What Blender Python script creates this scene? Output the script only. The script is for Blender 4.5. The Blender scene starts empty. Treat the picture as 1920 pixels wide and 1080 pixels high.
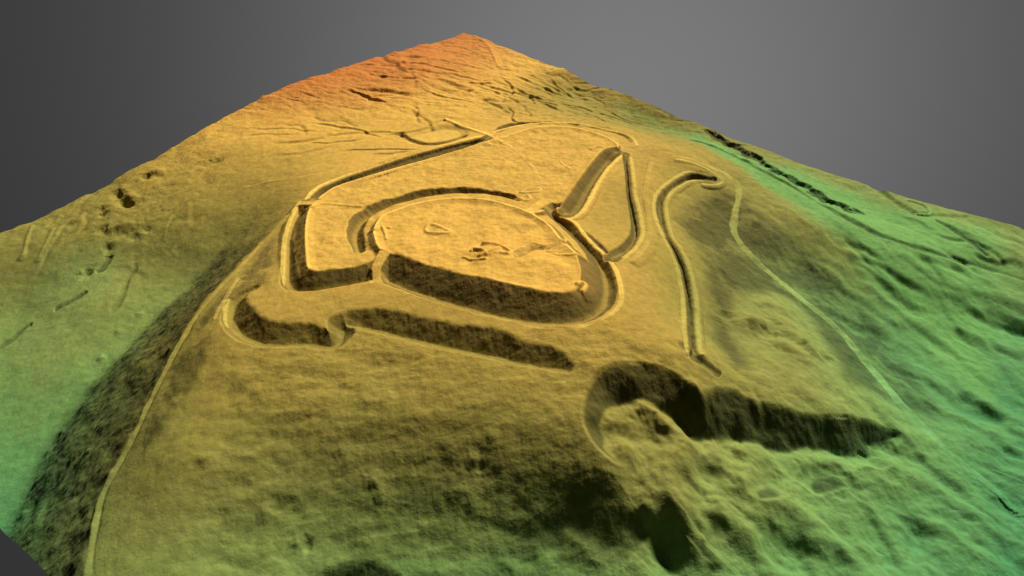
import bpy, math, random
import numpy as np
from mathutils import Vector

# ------------------------------------------------------------------ camera
scene = bpy.context.scene
FPX, PITCH, DIST = 1304.0, math.radians(33), 400.0          # focal length in photo pixels, tilt, metres to aim point
CAM = np.array([0.0, -DIST * math.cos(PITCH), DIST * math.sin(PITCH)])
cd = bpy.data.cameras.new('camera')
cd.sensor_width = 36.0
cd.lens = 36.0 * FPX / 1920.0
cd.clip_start, cd.clip_end = 1.0, 5000.0
cam = bpy.data.objects.new('camera', cd)
cam.location = CAM
cam.rotation_euler = (math.pi / 2 - PITCH, 0, 0)
scene.collection.objects.link(cam)
scene.camera = cam

# ------------------------------------------------------------------ world: plain grey studio-like sky, lighter towards the sun side
SUN_AZ, SUN_EL = math.radians(33), math.radians(44)
sunvec = Vector((math.cos(SUN_EL) * math.sin(SUN_AZ), math.cos(SUN_EL) * math.cos(SUN_AZ), math.sin(SUN_EL)))
w = bpy.data.worlds.new('World')
scene.world = w
w.use_nodes = True
nt = w.node_tree
nt.nodes.clear()
out = nt.nodes.new('ShaderNodeOutputWorld')
bg = nt.nodes.new('ShaderNodeBackground')
tc = nt.nodes.new('ShaderNodeTexCoord')
dot = nt.nodes.new('ShaderNodeVectorMath'); dot.operation = 'DOT_PRODUCT'
gd = Vector((0.15, 0.92, -0.30)).normalized()
dot.inputs[1].default_value = gd
def wmath(op, a, b):
    n = nt.nodes.new('ShaderNodeMath'); n.operation = op
    for k, v in enumerate((a, b)):
        if isinstance(v, (int, float)): n.inputs[k].default_value = v
        else: nt.links.new(v, n.inputs[k])
    return n.outputs[0]
nt.links.new(tc.outputs['Generated'], dot.inputs[0])
glow = wmath('POWER', 2.718, wmath('MULTIPLY', wmath('SUBTRACT', dot.outputs['Value'], 1.0), 8.0))
level = wmath('ADD', wmath('MULTIPLY', glow, 0.112), 0.019)
cmb = nt.nodes.new('ShaderNodeCombineColor')
for k in range(3): nt.links.new(level, cmb.inputs[k])
nt.links.new(cmb.outputs[0], bg.inputs['Color'])
bg.inputs['Strength'].default_value = 1.0
nt.links.new(bg.outputs['Background'], out.inputs['Surface'])

# ------------------------------------------------------------------ sun and exposure
sl = bpy.data.lights.new('sun', 'SUN')
sl.energy = 4.4
sl.angle = math.radians(9)
sl.color = (1.0, 0.965, 0.90)
so = bpy.data.objects.new('sun', sl)
so.rotation_euler = sunvec.to_track_quat('Z', 'Y').to_euler()
so.location = (200, 300, 400)
scene.collection.objects.link(so)
vs = scene.view_settings
vs.view_transform = 'Standard'
vs.look = 'None'
vs.gamma = 1.0
vs.use_curve_mapping = False
vs.exposure = 0.6

# ------------------------------------------------------------------ helpers: photo point + height -> place on the ground
def rays(px, py):
    px = np.asarray(px, float); py = np.asarray(py, float)
    return np.stack([(px - 960) / FPX,
                     math.cos(PITCH) - (py - 540) / FPX * math.sin(PITCH),
                     -math.sin(PITCH) - (py - 540) / FPX * math.cos(PITCH)], -1)
def at(px, py, z):
    d = rays(px, py); t = (np.asarray(z, float) - CAM[2]) / d[..., 2]
    return CAM + t[..., None] * d

# the surveyed block of ground: a 609 x 640 m tile with its far corner C
CORNER = at(870, 63, 26)[:2]
TA = math.radians(53)
UA = np.array([-math.cos(TA), -math.sin(TA)])
UB = np.array([math.sin(TA), -math.cos(TA)])
def stretch(px, py, z, kmax=0.4):
    """spot heights were sketched flat: deepen everything below the platforms, fading out towards the far rims"""
    px = np.asarray(px, float); py = np.asarray(py, float); z = np.asarray(z, float)
    lo = np.interp(px, [0, 350, 520, 1250, 1450, 1920], [440, 430, 230, 230, 300, 450])
    hi = lo + np.interp(px, [0, 350, 520, 1250, 1450, 1920], [130, 130, 150, 150, 250, 250])
    t = np.clip((py - lo) / (hi - lo), 0, 1); k = kmax * t * t * (3 - 2 * t)
    return z - k * np.maximum(12 - z, 0)
_w = at(50, 1027, -44.0)[:2] - CORNER
LA = float(_w @ UA)                                           # the near-left rim of the tile
def spacing(stops):
    out = [np.array([0.0])]
    pos = 0.0
    for end, step in stops:
        n = int(round((end - pos) / step))
        out.append(pos + (end - pos) * np.arange(1, n + 1) / n)
        pos = end
    return np.concatenate(out)
ga = spacing([(190, 0.82), (505, 0.49), (LA, 0.64)])
gb = spacing([(185, 0.74), (500, 0.49), (665, 0.70)])
NA, NB = len(ga), len(gb)
A, B = np.meshgrid(ga, gb, indexing='ij')
X = CORNER[0] + A * UA[0] + B * UB[0]
Y = CORNER[1] + A * UA[1] + B * UB[1]

# ------------------------------------------------------------------ broad relief: thin-plate surface through spot heights
SPOTS = [   # photo x, photo y, height; a bare number sets how much the following heights are stretched
 0.0,
 # far-left rim of the tile, back corner, far-right rim
 (870,63,26),(740,98,27),(620,135,27),(530,165,25),(450,205,18),(340,265,6),(270,306,-2),(200,348,-9),(150,372,-12),(50,414,-15.5),(100,395,-14),(0,435,-16),
 (890,66,25.5),(940,85,21),(1000,110,13),(1075,138,6),(1150,165,-1),(1225,199,-10),(1300,232,-18),(1400,268,-26),(1500,303,-33),(1600,338,-38),(1700,370,-41),(1800,398,-42.5),(1920,425,-43),
 0.0, # back hill
 (650,165,23),(760,130,25),(850,110,23),(800,180,15),(700,210,14),(600,225,13),(750,235,10),(900,150,15),(870,200,11),(950,190,7),(960,140,13),(550,240,12),(500,240,11),
 (1020,170,1),(1100,200,-8),(1180,210,-14),(1260,240,-21),(1100,170,-5),(1330,262,-23),
 0.22, # ridge and fort ground
 (620,300,8),(700,280,9),(560,330,6),(830,258,9),(920,235,9),(1000,222,6),(1090,225,3),(1180,245,1),(1250,265,-3),
 (600,430,10),(700,340,11),(850,320,11),(1000,300,10.5),(1090,260,9),(850,450,11),(1000,480,10),(620,500,9),(760,480,10),(1050,360,9),
 (1140,360,5.5),(1145,430,4.5),(1230,300,3),(1210,360,3.5),(1215,450,3),(1215,540,2.5),(1240,620,1.5),(1275,650,0),(1300,290,0),
 (560,590,4.5),(480,590,4.5),(750,585,4.5),(900,625,4),(1050,650,3),(1180,640,2.5),(620,570,5),
 (520,450,3),(500,500,2.5),
 0.15, # front of the spur
 (470,700,-3.7),(600,705,-3.7),(750,705,-3.7),(900,735,-4.2),(1040,745,-4.8),(430,760,-8),(560,780,-9.5),(720,790,-10),(900,810,-11),(1040,830,-12),
 (330,850,-14),(500,870,-18.5),(720,880,-20.5),(950,880,-19),(280,950,-22),(450,980,-28),(650,970,-30),(850,970,-31),(240,1060,-29),(450,1065,-35),(700,1060,-39),(900,1060,-41),(1050,1000,-35),
 0.2, # left crest, flank and foot
 (545,400,2.5),(480,462,0.5),(420,530,-1),(370,590,-4),(335,650,-7),(300,720,-11),(260,800,-16),(215,890,-22),(180,980,-26),(170,1070,-29),
 0.32, (430,440,-5),(370,500,-9),(310,580,-14),(260,680,-19),(190,780,-25),(120,880,-30),(60,960,-34),
 0.42, (435,372,-3),(340,445,-12),(265,540,-19),(215,640,-25),(140,745,-31),(50,810,-35),(0,850,-37),
 (110,500,-20),(40,580,-25),(110,650,-28),(20,700,-31),(60,760,-33),(200,430,-13),(300,390,-8),(250,320,-1),(400,300,4),(440,335,1),(150,400,-12),(20,500,-20),(470,290,6),
 0.25, # right shoulder, flank and foot
 (1330,380,-11),(1350,330,-7.5),(1320,450,-12),(1345,540,-15),(1350,640,-17),(1385,345,-14),(1378,430,-18),(1425,497,-24),(1502,560,-31),(1577,622,-36),(1650,710,-42),(1729,800,-47.5),(1792,860,-51),(1887,941,-56),
 (1420,590,-23),(1400,680,-18),(1480,680,-22),(1500,755,-23),(1560,740,-27),(1600,772,-29.5),(1650,795,-35.5),
 (1430,430,-19),(1500,420,-22),(1480,500,-30.5),(1600,600,-43.5),(1680,680,-50.5),(1560,470,-29),(1650,520,-37.5),(1600,410,-29),(1500,375,-25),(1420,340,-17),(1350,300,-10),(1300,268,-8),
 (1660,455,-34),(1740,478,-38),(1815,500,-45.5),(1900,530,-48.5),(1760,570,-46.5),(1850,640,-51.5),(1780,700,-50.5),(1880,760,-54.5),(1850,830,-52.5),(1910,880,-55.5),
 (1450,325,-24),(1550,372,-33),(1640,410,-38),(1760,440,-41),(1850,470,-43),(1400,300,-21),
 0.2, # lower right apron
 (1150,900,-17),(1250,900,-23),(1400,930,-33),(1550,930,-44),(1680,900,-48),(1300,1000,-33),(1500,1020,-43),(1700,1000,-53),(1850,1000,-54),(1600,1075,-48),(1300,1070,-39),(1900,1070,-60),(1450,1075,-43),(1760,1070,-54),
]
kcur = 0.0; sp = []
for q in SPOTS:
    if isinstance(q, float): kcur = q
    else: sp.append((q[0], q[1], float(stretch(q[0], q[1], q[2], kcur))))
sp = np.array(sp)
P = at(sp[:, 0], sp[:, 1], sp[:, 2])
extra = np.array([  # beyond the frame, near corner of the tile
 (-130,-195,-48),(-60,-230,-62),(40,-230,-66),(120,-220,-66),(60,-330,-74),(-380,60,-26),(-430,25,-32),(-330,0,-47),(-300,-50,-53),
 (300,-60,-70),(350,40,-65),(430,100,-55),(260,-130,-74),(210,-200,-76)], float)
P = np.vstack([P, extra])
def tps(Pn, lam):
    xy = Pn[:, :2] / 100.0; n = len(xy)
    def k(r2): return 0.5 * r2 * np.log(r2 + 1e-9)
    d2 = ((xy[:, None] - xy[None]) ** 2).sum(-1)
    M = np.zeros((n + 3, n + 3)); M[:n, :n] = k(d2) + lam * np.eye(n)
    M[:n, n] = 1; M[:n, n + 1:] = xy; M[n, :n] = 1; M[n + 1:, :n] = xy.T
    c = np.linalg.solve(M, np.concatenate([Pn[:, 2], [0, 0, 0]]))
    def f(x, y):
        sh = x.shape; x = (x / 100.0).ravel().astype(np.float32); y = (y / 100.0).ravel().astype(np.float32)
        o = (c[n] + c[n + 1] * x + c[n + 2] * y).astype(np.float64)
        for i in range(n):
            r2 = (x - np.float32(xy[i, 0])) ** 2 + (y - np.float32(xy[i, 1])) ** 2
            o += c[i] * (0.5 * r2 * np.log(r2 + np.float32(1e-9)))
        return o.reshape(sh)
    return f
Z = tps(P, 0.0012)(X, Y)

# ------------------------------------------------------------------ gradient noise
rng = np.random.RandomState(11)
PERM = rng.permutation(256)
GR = np.stack([np.cos(np.arange(256) * 2.399), np.sin(np.arange(256) * 2.399)], -1)
GR = GR.astype(np.float32); PERM = PERM.astype(np.int32)
def perlin(x, y):
    x = np.asarray(x, np.float32); y = np.asarray(y, np.float32)
    fx = np.floor(x); fy = np.floor(y); xi = fx.astype(np.int32) & 255; yi = fy.astype(np.int32) & 255
    fx = x - fx; fy = y - fy
    u = fx * fx * fx * (fx * (fx * 6 - 15) + 10); v = fy * fy * fy * (fy * (fy * 6 - 15) + 10)
    p0 = PERM[xi] + yi; p1 = PERM[(xi + 1) & 255] + yi
    def g(p, dx, dy):
        h = PERM[p & 255]
        return GR[:, 0][h] * dx + GR[:, 1][h] * dy
    a = g(p0, fx, fy); b = g(p1, fx - 1, fy); c = g(p0 + 1, fx, fy - 1); d = g(p1 + 1, fx - 1, fy - 1)
    ab = a + u * (b - a)
    return ab + v * ((c + u * (d - c)) - ab)
def fbm(x, y, wl, octs=4, gain=0.5, seed=0.0):
    o = 0; amp = 1.0
    for k in range(octs):
        o = o + amp * perlin(x / wl + seed + 17.3 * k, y / wl - seed + 9.1 * k)
        wl *= 0.5; amp *= gain
    return o
def sst(a, b, v):
    t = np.clip((v - a) / (b - a), 0, 1); return t * t * (3 - 2 * t)
def smin(a, b, k):
    h = np.clip(0.5 + 0.5 * (b - a) / k, 0, 1); return b + (a - b) * h - k * h * (1 - h)
def smax(a, b, k): return -smin(-a, -b, k)

# ------------------------------------------------------------------ looking things up on the current surface
def surf(x, y):
    d0 = np.asarray(x) - CORNER[0]; d1 = np.asarray(y) - CORNER[1]
    a = d0 * UA[0] + d1 * UA[1]; b = d0 * UB[0] + d1 * UB[1]
    i = np.clip(np.searchsorted(ga, a) - 1, 0, NA - 2); j = np.clip(np.searchsorted(gb, b) - 1, 0, NB - 2)
    fa = np.clip((a - ga[i]) / (ga[i + 1] - ga[i]), 0, 1); fb = np.clip((b - gb[j]) / (gb[j + 1] - gb[j]), 0, 1)
    return (Z[i, j] * (1 - fa) * (1 - fb) + Z[i + 1, j] * fa * (1 - fb) + Z[i, j + 1] * (1 - fa) * fb + Z[i + 1, j + 1] * fa * fb)
def drop(pts):
    """photo points -> points on the ground as it stands now"""
    out = []
    for px, py in pts:
        d = rays(px, py)
        t = np.linspace(150, 1300, 2400) / np.linalg.norm(d)
        q = CAM + t[:, None] * d
        below = q[:, 2] < surf(q[:, 0], q[:, 1])
        k = int(np.argmax(below)) if below.any() else len(t) - 1
        lo, hi = t[max(k - 1, 0)], t[k]
        for _ in range(12):
            m = 0.5 * (lo + hi); r = CAM + m * d
            if r[2] < surf(r[0], r[1]): hi = m
            else: lo = m
        out.append(CAM + hi * d)
    return np.array(out)
def smooth_line(p, n=3, closed=False):
    p = np.asarray(p, float)
    for _ in range(n):                                        # corner cutting
        q = np.roll(p, -1, 0) if closed else p[1:]
        a = p if closed else p[:-1]
        r = np.empty((2 * len(a), p.shape[1])); r[0::2] = 0.75 * a + 0.25 * q; r[1::2] = 0.25 * a + 0.75 * q
        p = r if closed else np.vstack([p[:1], r, p[-1:]])
    return p
class Win:
    """a rectangular window of the grid round some points"""
    def __init__(s, p, pad):
        d = p[:, :2] - CORNER; a = d @ UA; b = d @ UB
        i0 = max(np.searchsorted(ga, a.min() - pad) - 1, 0); i1 = min(np.searchsorted(ga, a.max() + pad) + 1, NA)
        j0 = max(np.searchsorted(gb, b.min() - pad) - 1, 0); j1 = min(np.searchsorted(gb, b.max() + pad) + 1, NB)
        s.sl = (slice(i0, i1), slice(j0, j1)); s.x = X[s.sl]; s.y = Y[s.sl]
def line_dist(x, y, p, closed=False):
    """distance, height and side of the nearest point of a 3D polyline"""
    best = np.full(x.shape, 1e18); zz = np.zeros(x.shape); side = np.zeros(x.shape); par = np.zeros(x.shape)
    q = np.vstack([p, p[:1]]) if closed else p
    n = len(q) - 1
    for i in range(n):
        ax, ay, az = q[i]; bx, by, bz = q[i + 1]; dx, dy = bx - ax, by - ay
        l2 = dx * dx + dy * dy + 1e-12
        rx = x - ax; ry = y - ay
        t = np.clip((rx * dx + ry * dy) / l2, 0, 1)
        ex = rx - t * dx; ey = ry - t * dy
        d2 = ex * ex + ey * ey
        m = d2 < best
        best = np.where(m, d2, best); zz = np.where(m, az + t * (bz - az), zz)
        side = np.where(m, np.sign(dx * ry - dy * rx), side); par = np.where(m, (i + t) / n, par)
    return np.sqrt(best), zz, side, par
def inside(x, y, p):
    r = np.zeros(x.shape, bool); q = np.roll(p, -1, 0)
    for (ax, ay), (bx, by) in zip(p[:, :2], q[:, :2]):
        c = (ay > y) != (by > y)
        r ^= c & (x < (bx - ax) * (y - ay) / (by - ay + 1e-12) + ax)
    return r

# ------------------------------------------------------------------ shade, wear and highlight masks, object ids
ID = np.zeros(Z.shape, np.int16)          # which object a grid point belongs to
SLOPE_SHADE = np.zeros(Z.shape)                 # painted shade that darkens cut slopes and steep flanks
WORN_LIT = np.zeros(Z.shape)                  # pale tint: wear on tracks, flat basin, painted highlight on crests
THINGS = {}                               # id -> dict(name, label, category, kind, part name or None, parent id)
def reg(name, label, cat=None, kind=None, parent=None, group=None):
    i = len(THINGS) + 1
    THINGS[i] = dict(name=name, label=label, cat=cat, kind=kind, parent=parent, group=group)
    return i
def part(parent, name):
    for i, t in THINGS.items():
        if t['parent'] == parent and t['name'] == name: return i
    return reg(name, None, parent=parent)
def lines3(pts, raw=False, kmax=0.22):
    a = np.array(pts, float); z = a[:, 2] if raw else stretch(a[:, 0], a[:, 1], a[:, 2], kmax)
    return at(a[:, 0], a[:, 1], z)

def ditch(i, pts, wd, s_left, s_right, k=0.8, shade_scale=1.0, pad=30, ragged=0.5, raw=False):
    p = smooth_line(lines3(pts, raw), 2); W = Win(p, pad)
    d, zf, side, par = line_dist(W.x, W.y, p)
    d = np.maximum(d + ragged * fbm(W.x, W.y, 9, 3, 0.5, 3.1), 0)
    s = np.where(side > 0, s_left, s_right)
    cand = zf + s * np.maximum(0, d - wd)
    old = Z[W.sl].copy(); new = smin(old, cand, k)
    Z[W.sl] = new
    m = cand < old - 0.1
    r = SLOPE_SHADE[W.sl]; r[:] = np.maximum(r * sst(0.6, 0.0, old - new), shade_scale * sst(0.0, 0.9, old - cand) * (0.3 + 0.7 * sst(wd * 0.5, wd + 3.0, d)))  # rough scales the shade painted on the ditch walls
    q = WORN_LIT[W.sl]; q[:] *= 1 - sst(0.0, 0.8, old - cand)
    ids = ID[W.sl]
    fl = m & (d < wd + 0.4)
    ids[m & (side > 0)] = part(i, 'scarp'); ids[m & (side <= 0)] = part(i, 'counterscarp'); ids[fl] = part(i, 'ditch_floor')
def bank(i, pts, wd, slope_l, slope_r, k=0.5, worn_lit=0.9, pad=25, rag=0.35, p3=None, plain=False, raw=False, lim=99.0):
    p = smooth_line(lines3(pts, raw) if p3 is None else p3, 2); W = Win(p, pad)
    d, zf, side, par = line_dist(W.x, W.y, p)
    d = np.maximum(d + rag * fbm(W.x, W.y, 8, 3, 0.5, 7.7), 0)
    zf = zf + 0.25 * fbm(W.x, W.y, 14, 2, 0.5, 1.7)
    s = np.where(side > 0, slope_l, slope_r)
    cand = zf - s * np.maximum(0, d - wd) - 3.0 * np.maximum(0, d - wd - lim) - 0.09 * np.maximum(0, d - wd - 3) ** 2
    old = Z[W.sl].copy(); Z[W.sl] = smax(old, cand, k)
    m = (cand > old - 0.05) & (d < wd + 9)
    ids = ID[W.sl]
    if plain: ids[m] = i
    else:
        ids[m] = part(i, 'bank_side'); ids[m & (d < wd + 0.6)] = part(i, 'crest')
    r = SLOPE_SHADE[W.sl]; r[:] = r * (1 - sst(-0.2, 0.3, cand - old) * sst(wd + 2.0, wd + 0.6, d))
    wv = WORN_LIT[W.sl]; wv[:] = np.maximum(wv, worn_lit * sst(-0.4, 0.3, cand - old) * sst(wd + 1.3, wd, d))  # painted highlight along the bank crest
def platform(i, pts, slope, k=0.6, pad=30, rim=0.9):
    p3 = lines3(pts, True); p = smooth_line(p3, 2, True); W = Win(p, pad)
    d, zl, side, par = line_dist(W.x, W.y, p, True)
    d = d + 0.7 * fbm(W.x, W.y, 10, 3, 0.5, 5.5) * sst(0, 3, d)
    ins = inside(W.x, W.y, p)
    Ap = np.c_[p3[:, 0], p3[:, 1], np.ones(len(p3))]; c = np.linalg.lstsq(Ap, p3[:, 2], rcond=None)[0]
    plane = c[0] * W.x + c[1] * W.y + c[2]
    mix = sst(0, 18, d); top = zl * (1 - mix) + plane * mix + 0.35 * sst(2.4, 1.0, d) - 1.0 * sst(1.0, 6, d) + 1.35 * sst(0, 8, d) * fbm(W.x, W.y, 18, 4, 0.52, 61.0)
    cand = np.where(ins, top, zl - slope * d)
    old = Z[W.sl].copy()
    new = np.where(ins, np.where(d > 4, cand, smax(old, cand, k)), smax(old, cand, k))
    Z[W.sl] = new
    ID[W.sl][ins] = part(i, 'platform_top')
    ID[W.sl][(~ins) & (cand > old + 0.1)] = part(i, 'scarp')
    r = SLOPE_SHADE[W.sl]; r[:] = np.where(ins, 0, np.maximum(r, 0.85 * sst(0.0, 1.2, cand - old) * sst(0.0, 1.0, d)))  # shade painted on the scarp below the lip
    wv = WORN_LIT[W.sl]; wv[:] = np.where(ins, rim * sst(2.4, 0.6, d), wv)  # painted highlight round the platform lip
def resample(p, n):
    l = np.r_[0, np.cumsum(np.hypot(*np.diff(p[:, :2], axis=0).T))]; t = np.linspace(0, l[-1], n)
    return np.stack([np.interp(t, l, p[:, k]) for k in range(3)], -1)
def moat(i, ia, ib_, lip_a, lip_b, depth, flat=0.22, crest=0.5, n=60, taper=0.06):
    """a ditch given by its two lips, each with a small bank on it"""
    on = lambda l: lines3(l, True) if len(l[0]) == 3 else drop(l)
    a = resample(smooth_line(on(lip_a), 2), n); b = resample(smooth_line(on(lip_b), 2), n)
    if len(lip_a[0]) == 2:
        for _ in range(8):
            for l in (a, b): l[1:-1, 2] = 0.25 * l[:-2, 2] + 0.5 * l[1:-1, 2] + 0.25 * l[2:, 2]
    c = 0.5 * (a + b); hw = 0.5 * np.hypot(*(a - b)[:, :2].T)
    t = np.linspace(0, 1, n); tp_ = np.clip(np.minimum(t, 1 - t) / taper, 0, 1)
    low = np.minimum(a[:, 2], b[:, 2]); c[:, 2] = low - depth * (0.05 + 0.95 * tp_ * tp_ * (3 - 2 * tp_))
    hwz = np.c_[c[:, :2], hw]
    W = Win(c, 22)
    d, zf, side, par = line_dist(W.x, W.y, c)
    _, hwl, _, _ = line_dist(W.x, W.y, hwz)
    zb = np.interp(par, t, b[:, 2]); za = np.interp(par, t, a[:, 2])
    sa = np.sign(np.median((c[1:-1, 0] - c[:-2, 0]) * (a[1:-1, 1] - c[1:-1, 1]) - (c[1:-1, 1] - c[:-2, 1]) * (a[1:-1, 0] - c[1:-1, 0])))
    top = np.where(side == sa, za, zb)
    q = (d + 0.5 * fbm(W.x, W.y, 9, 3, 0.5, 3.1)) / hwl
    u = np.clip((q - flat) / (1 - flat), 0, 1.6)
    cand = zf + (top - zf) * (u ** 1.15)
    end = np.hypot(W.x - c[0, 0], W.y - c[0, 1]); end2 = np.hypot(W.x - c[-1, 0], W.y - c[-1, 1])
    old = Z[W.sl].copy()
    near = q < 1.0
    lift = np.maximum(old, cand)                              # fill up to the lip first where the ground is lower
    base = np.where(near, lift, old)
    new = old + (np.where(near, np.minimum(base, cand), old) - old) * sst(1.0, 0.86, q)
    Z[W.sl] = new
    ids = ID[W.sl]; m = near & (cand < top - 0.15)
    ids[m & (side == sa)] = part(i, 'scarp'); ids[m & (side != sa)] = part(i, 'counterscarp'); ids[m & (q < flat + 0.05)] = part(i, 'ditch_floor')
    r = SLOPE_SHADE[W.sl]; r[:] = np.maximum(r * (~near), near * sst(0.97, 0.80, q) * (0.6 + 0.4 * sst(0.1, 0.4, q)))  # shade painted across floor and both walls
    WORN_LIT[W.sl][near] = 0
    for idb, l in ((ia, a), (ib_, b)):
        if not idb: continue
        l = l.copy(); l[:, 2] += crest * tp_ - 0.4 * (1 - tp_)
        bank(idb, None, 0.8, 0.5, 0.5, p3=l, k=0.4, rag=0.4, pad=14, lim=2.6)
def track(i, pts, wd, s=0.9, worn_lit=0.8, lift=0.0, pad=22, sm=3, k=0.5, p3=None):
    p = drop(pts) if p3 is None else p3
    p = smooth_line(p, sm); 
    zz = p[:, 2].copy()
    for _ in range(6): zz[1:-1] = 0.25 * zz[:-2] + 0.5 * zz[1:-1] + 0.25 * zz[2:]
    p[:, 2] = zz + lift
    W = Win(p, pad)
    d, zf, side, par = line_dist(W.x, W.y, p)
    wv_ = wd * (1 + 0.5 * fbm(W.x, W.y, 14, 4, 0.6, 2.2))
    ex = np.maximum(0, d - wv_)
    old = Z[W.sl].copy()
    new = smax(smin(old, zf + s * ex, k), zf - s * ex, k)
    fade = sst(0, 0.04, par) * sst(1, 0.90, par)
    fade = np.where(d < 14, fade, 0)
    Z[W.sl] = old + (new - old) * fade
    m = (d < wv_ + 0.5) & (fade > 0.3)
    if i: ID[W.sl][m] = i
    q = WORN_LIT[W.sl]; q[:] = np.maximum(q, worn_lit * fade * sst(wv_ + 0.9, wv_ - 0.4, d) * (0.45 + 0.55 * sst(-0.3, 0.3, fbm(W.x, W.y, 20, 4, 0.6, 12.2))))
    r = SLOPE_SHADE[W.sl]; r[:] = r * (1 - fade * sst(wv_ + 0.9, wv_, d))
def pit(i, lip, floor_pts, slope, k=1.2, pad=5, shade_scale=1.0, bumps=0.0, ragged=2.0, parts=None, raw=False):
    """a cut with a lip drawn round it and a floor through given spot heights"""
    l3 = drop(lip); p = smooth_line(l3, 2, True); W = Win(p, pad)
    d, zl, side, par = line_dist(W.x, W.y, p, True)
    ins = inside(W.x, W.y, p)
    d = np.where(ins, d, 0)
    dd = np.maximum(d + ragged * fbm(W.x, W.y, 30, 3, 0.5, 12.4) * sst(0, 8, d), 0)
    f3 = lines3(floor_pts, raw, 0.2)
    wsum = 0; fz = 0
    for q in f3:
        ww = 1.0 / ((W.x - q[0]) ** 2 + (W.y - q[1]) ** 2 + 30.0) ** 1.5
        wsum = wsum + ww; fz = fz + ww * q[2]
    fz = fz / wsum + bumps * fbm(W.x + 5 * perlin(W.x / 12, W.y / 12), W.y, 24, 4, 0.45, 4.4)
    old = Z[W.sl].copy()
    wall = old - slope * dd * (1 + 0.22 * fbm(W.x, W.y, 16, 2, 0.5, 8.8))
    new = np.where(ins, smin(old, smax(wall, fz, k), 0.6), old)
    Z[W.sl] = new
    m = ins & (d > 0.3)
    if parts: ID[W.sl][m] = part(i, parts[0]); ID[W.sl][m & (wall > fz)] = part(i, parts[1])
    else: ID[W.sl][m] = i
    r = SLOPE_SHADE[W.sl]; r[:] = np.where(ins, np.maximum(r * 0.3, shade_scale * sst(-0.6, 1.5, wall - fz) * sst(0.4, 3.0, d)), r)  # rough scales the shade painted on the pit walls
    return W, ins, d
def bump(px, py, r, h, i=None, sharp=1.0, stretch=1.0, ang=0.0):
    q = drop([(px, py)])[0]
    W = Win(q[None], r * 2.6 * max(stretch, 1))
    dx = W.x - q[0]; dy = W.y - q[1]
    c, s_ = math.cos(ang), math.sin(ang)
    u = (dx * c + dy * s_) / stretch; v = -dx * s_ + dy * c
    rr = np.sqrt(u * u + v * v) / r
    rr = rr * (1 + 0.35 * perlin(W.x / (r * 0.8) + px, W.y / (r * 0.8)))
    g = h * np.exp(-rr ** (2 * sharp))
    Z[W.sl] += g
    if i: ID[W.sl][rr < 1.15] = i
def spots(L):
    for a in L: bump(*a)

# ------------------------------------------------------------------ left flank: a straight steep face between the crest path and a flat valley floor
def flank(crest, floor_spots, slope, sgn, kt, kc, far):
    c3 = np.array(crest, float); p = smooth_line(at(c3[:, 0], c3[:, 1], c3[:, 2]), 4)
    f = np.array(floor_spots, float); fp = at(f[:, 0], f[:, 1], f[:, 2])
    W = Win(np.vstack([p, fp]), 60)
    d, zc, side, par = line_dist(W.x, W.y, p)
    d = d + 3.0 * fbm(W.x, W.y, 40, 3, 0.5, 13.0) * sst(2, 20, d)
    vz = tps(fp, 0.01)(W.x, W.y)
    face = zc - slope * d
    new = smax(vz, face, kt)
    ends = sst(0.10, 0.34, par) * sst(1.0, 0.94, par)
    on = np.where(side * sgn > 0, 1, 0) * sst(0, kc, d) * sst(far, far * 0.6, d) * ends
    Z[W.sl] += (new - Z[W.sl]) * on
    return W, np.where(side * sgn > 0, 1, 0) * sst(-2.0, 7.0, face - vz + 3.0 * fbm(W.x, W.y, 18, 4, 0.55, 19.0)) * sst(0, 4, d) * ends
CREST_L = [(640,330,7),(600,350,6.5),(575,366,5.5),(546,398,3.2),(505,440,1),(472,478,-2),(426,525,-5),(376,580,-8),(338,642,-11.5),(312,692,-14.5),(283,748,-18),(252,815,-22.5),(220,875,-27),(190,929,-31),(177,990,-34),(168,1050,-36.5),(160,1120,-40)]
FLOOR_L = [(440,350,-6),(345,430,-18),(270,525,-32),(215,620,-42),(130,720,-51),(40,790,-58),(0,830,-61),(200,348,-9),(270,306,-2),(340,300,0),(110,500,-28),(40,580,-37),(110,650,-43),(20,700,-48),(200,440,-18),(300,395,-10),(150,410,-14),(20,500,-26),(0,435,-16),(100,395,-14),(-60,900,-66),(-120,800,-59),(60,560,-33),(180,560,-32)]
WL, face_l = flank(CREST_L, FLOOR_L, 0.62, -1, 4.0, 12.0, 160)

# ------------------------------------------------------------------ natural roughness of the hill (before people dug into it)
def px_mask(px, py, rx):
    q = drop([(px, py)])[0]
    return np.exp(-(((X - q[0]) ** 2 + (Y - q[1]) ** 2) / rx ** 2))
CX, CY = X, Y
fortmask = sst(215, 120, np.hypot(X + 5, (Y - 75) * 0.85))
leftm = sst(-60, -140, X) * sst(190, 60, Y); rightm = sst(70, 140, X) * sst(260, 120, Y)
nat = 1 - 0.85 * fortmask
Z += nat * 1.3 * fbm(X, Y, 60, 3, 0.5, 0.3)
def folds(dx, dy, wl, st, seed, warp=6.0, octs=5, gain=0.55):
    """creased ground: warped ridges drawn out along a direction"""
    ux = X + warp * perlin(X / 19 + seed, Y / 19); uy = Y + warp * perlin(X / 19 + 40, Y / 19 + seed)
    a = (ux * dx + uy * dy) / st; b = -ux * dy + uy * dx
    n = fbm(a, b, wl, octs, gain, seed)
    return 0.95 * n - 0.55 * sst(0.30, 0.0, np.abs(fbm(a, b, wl * 1.4, 3, 0.5, seed + 5))) * sst(-0.3, 0.3, fbm(X, Y, 60, 2, 0.5, seed + 8))
hillm = np.clip(sst(215, 300, Y) * (1 - sst(60, 130, X)) + 0.7 * sst(170, 250, Y) * sst(0, 60, X), 0, 1)
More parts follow.
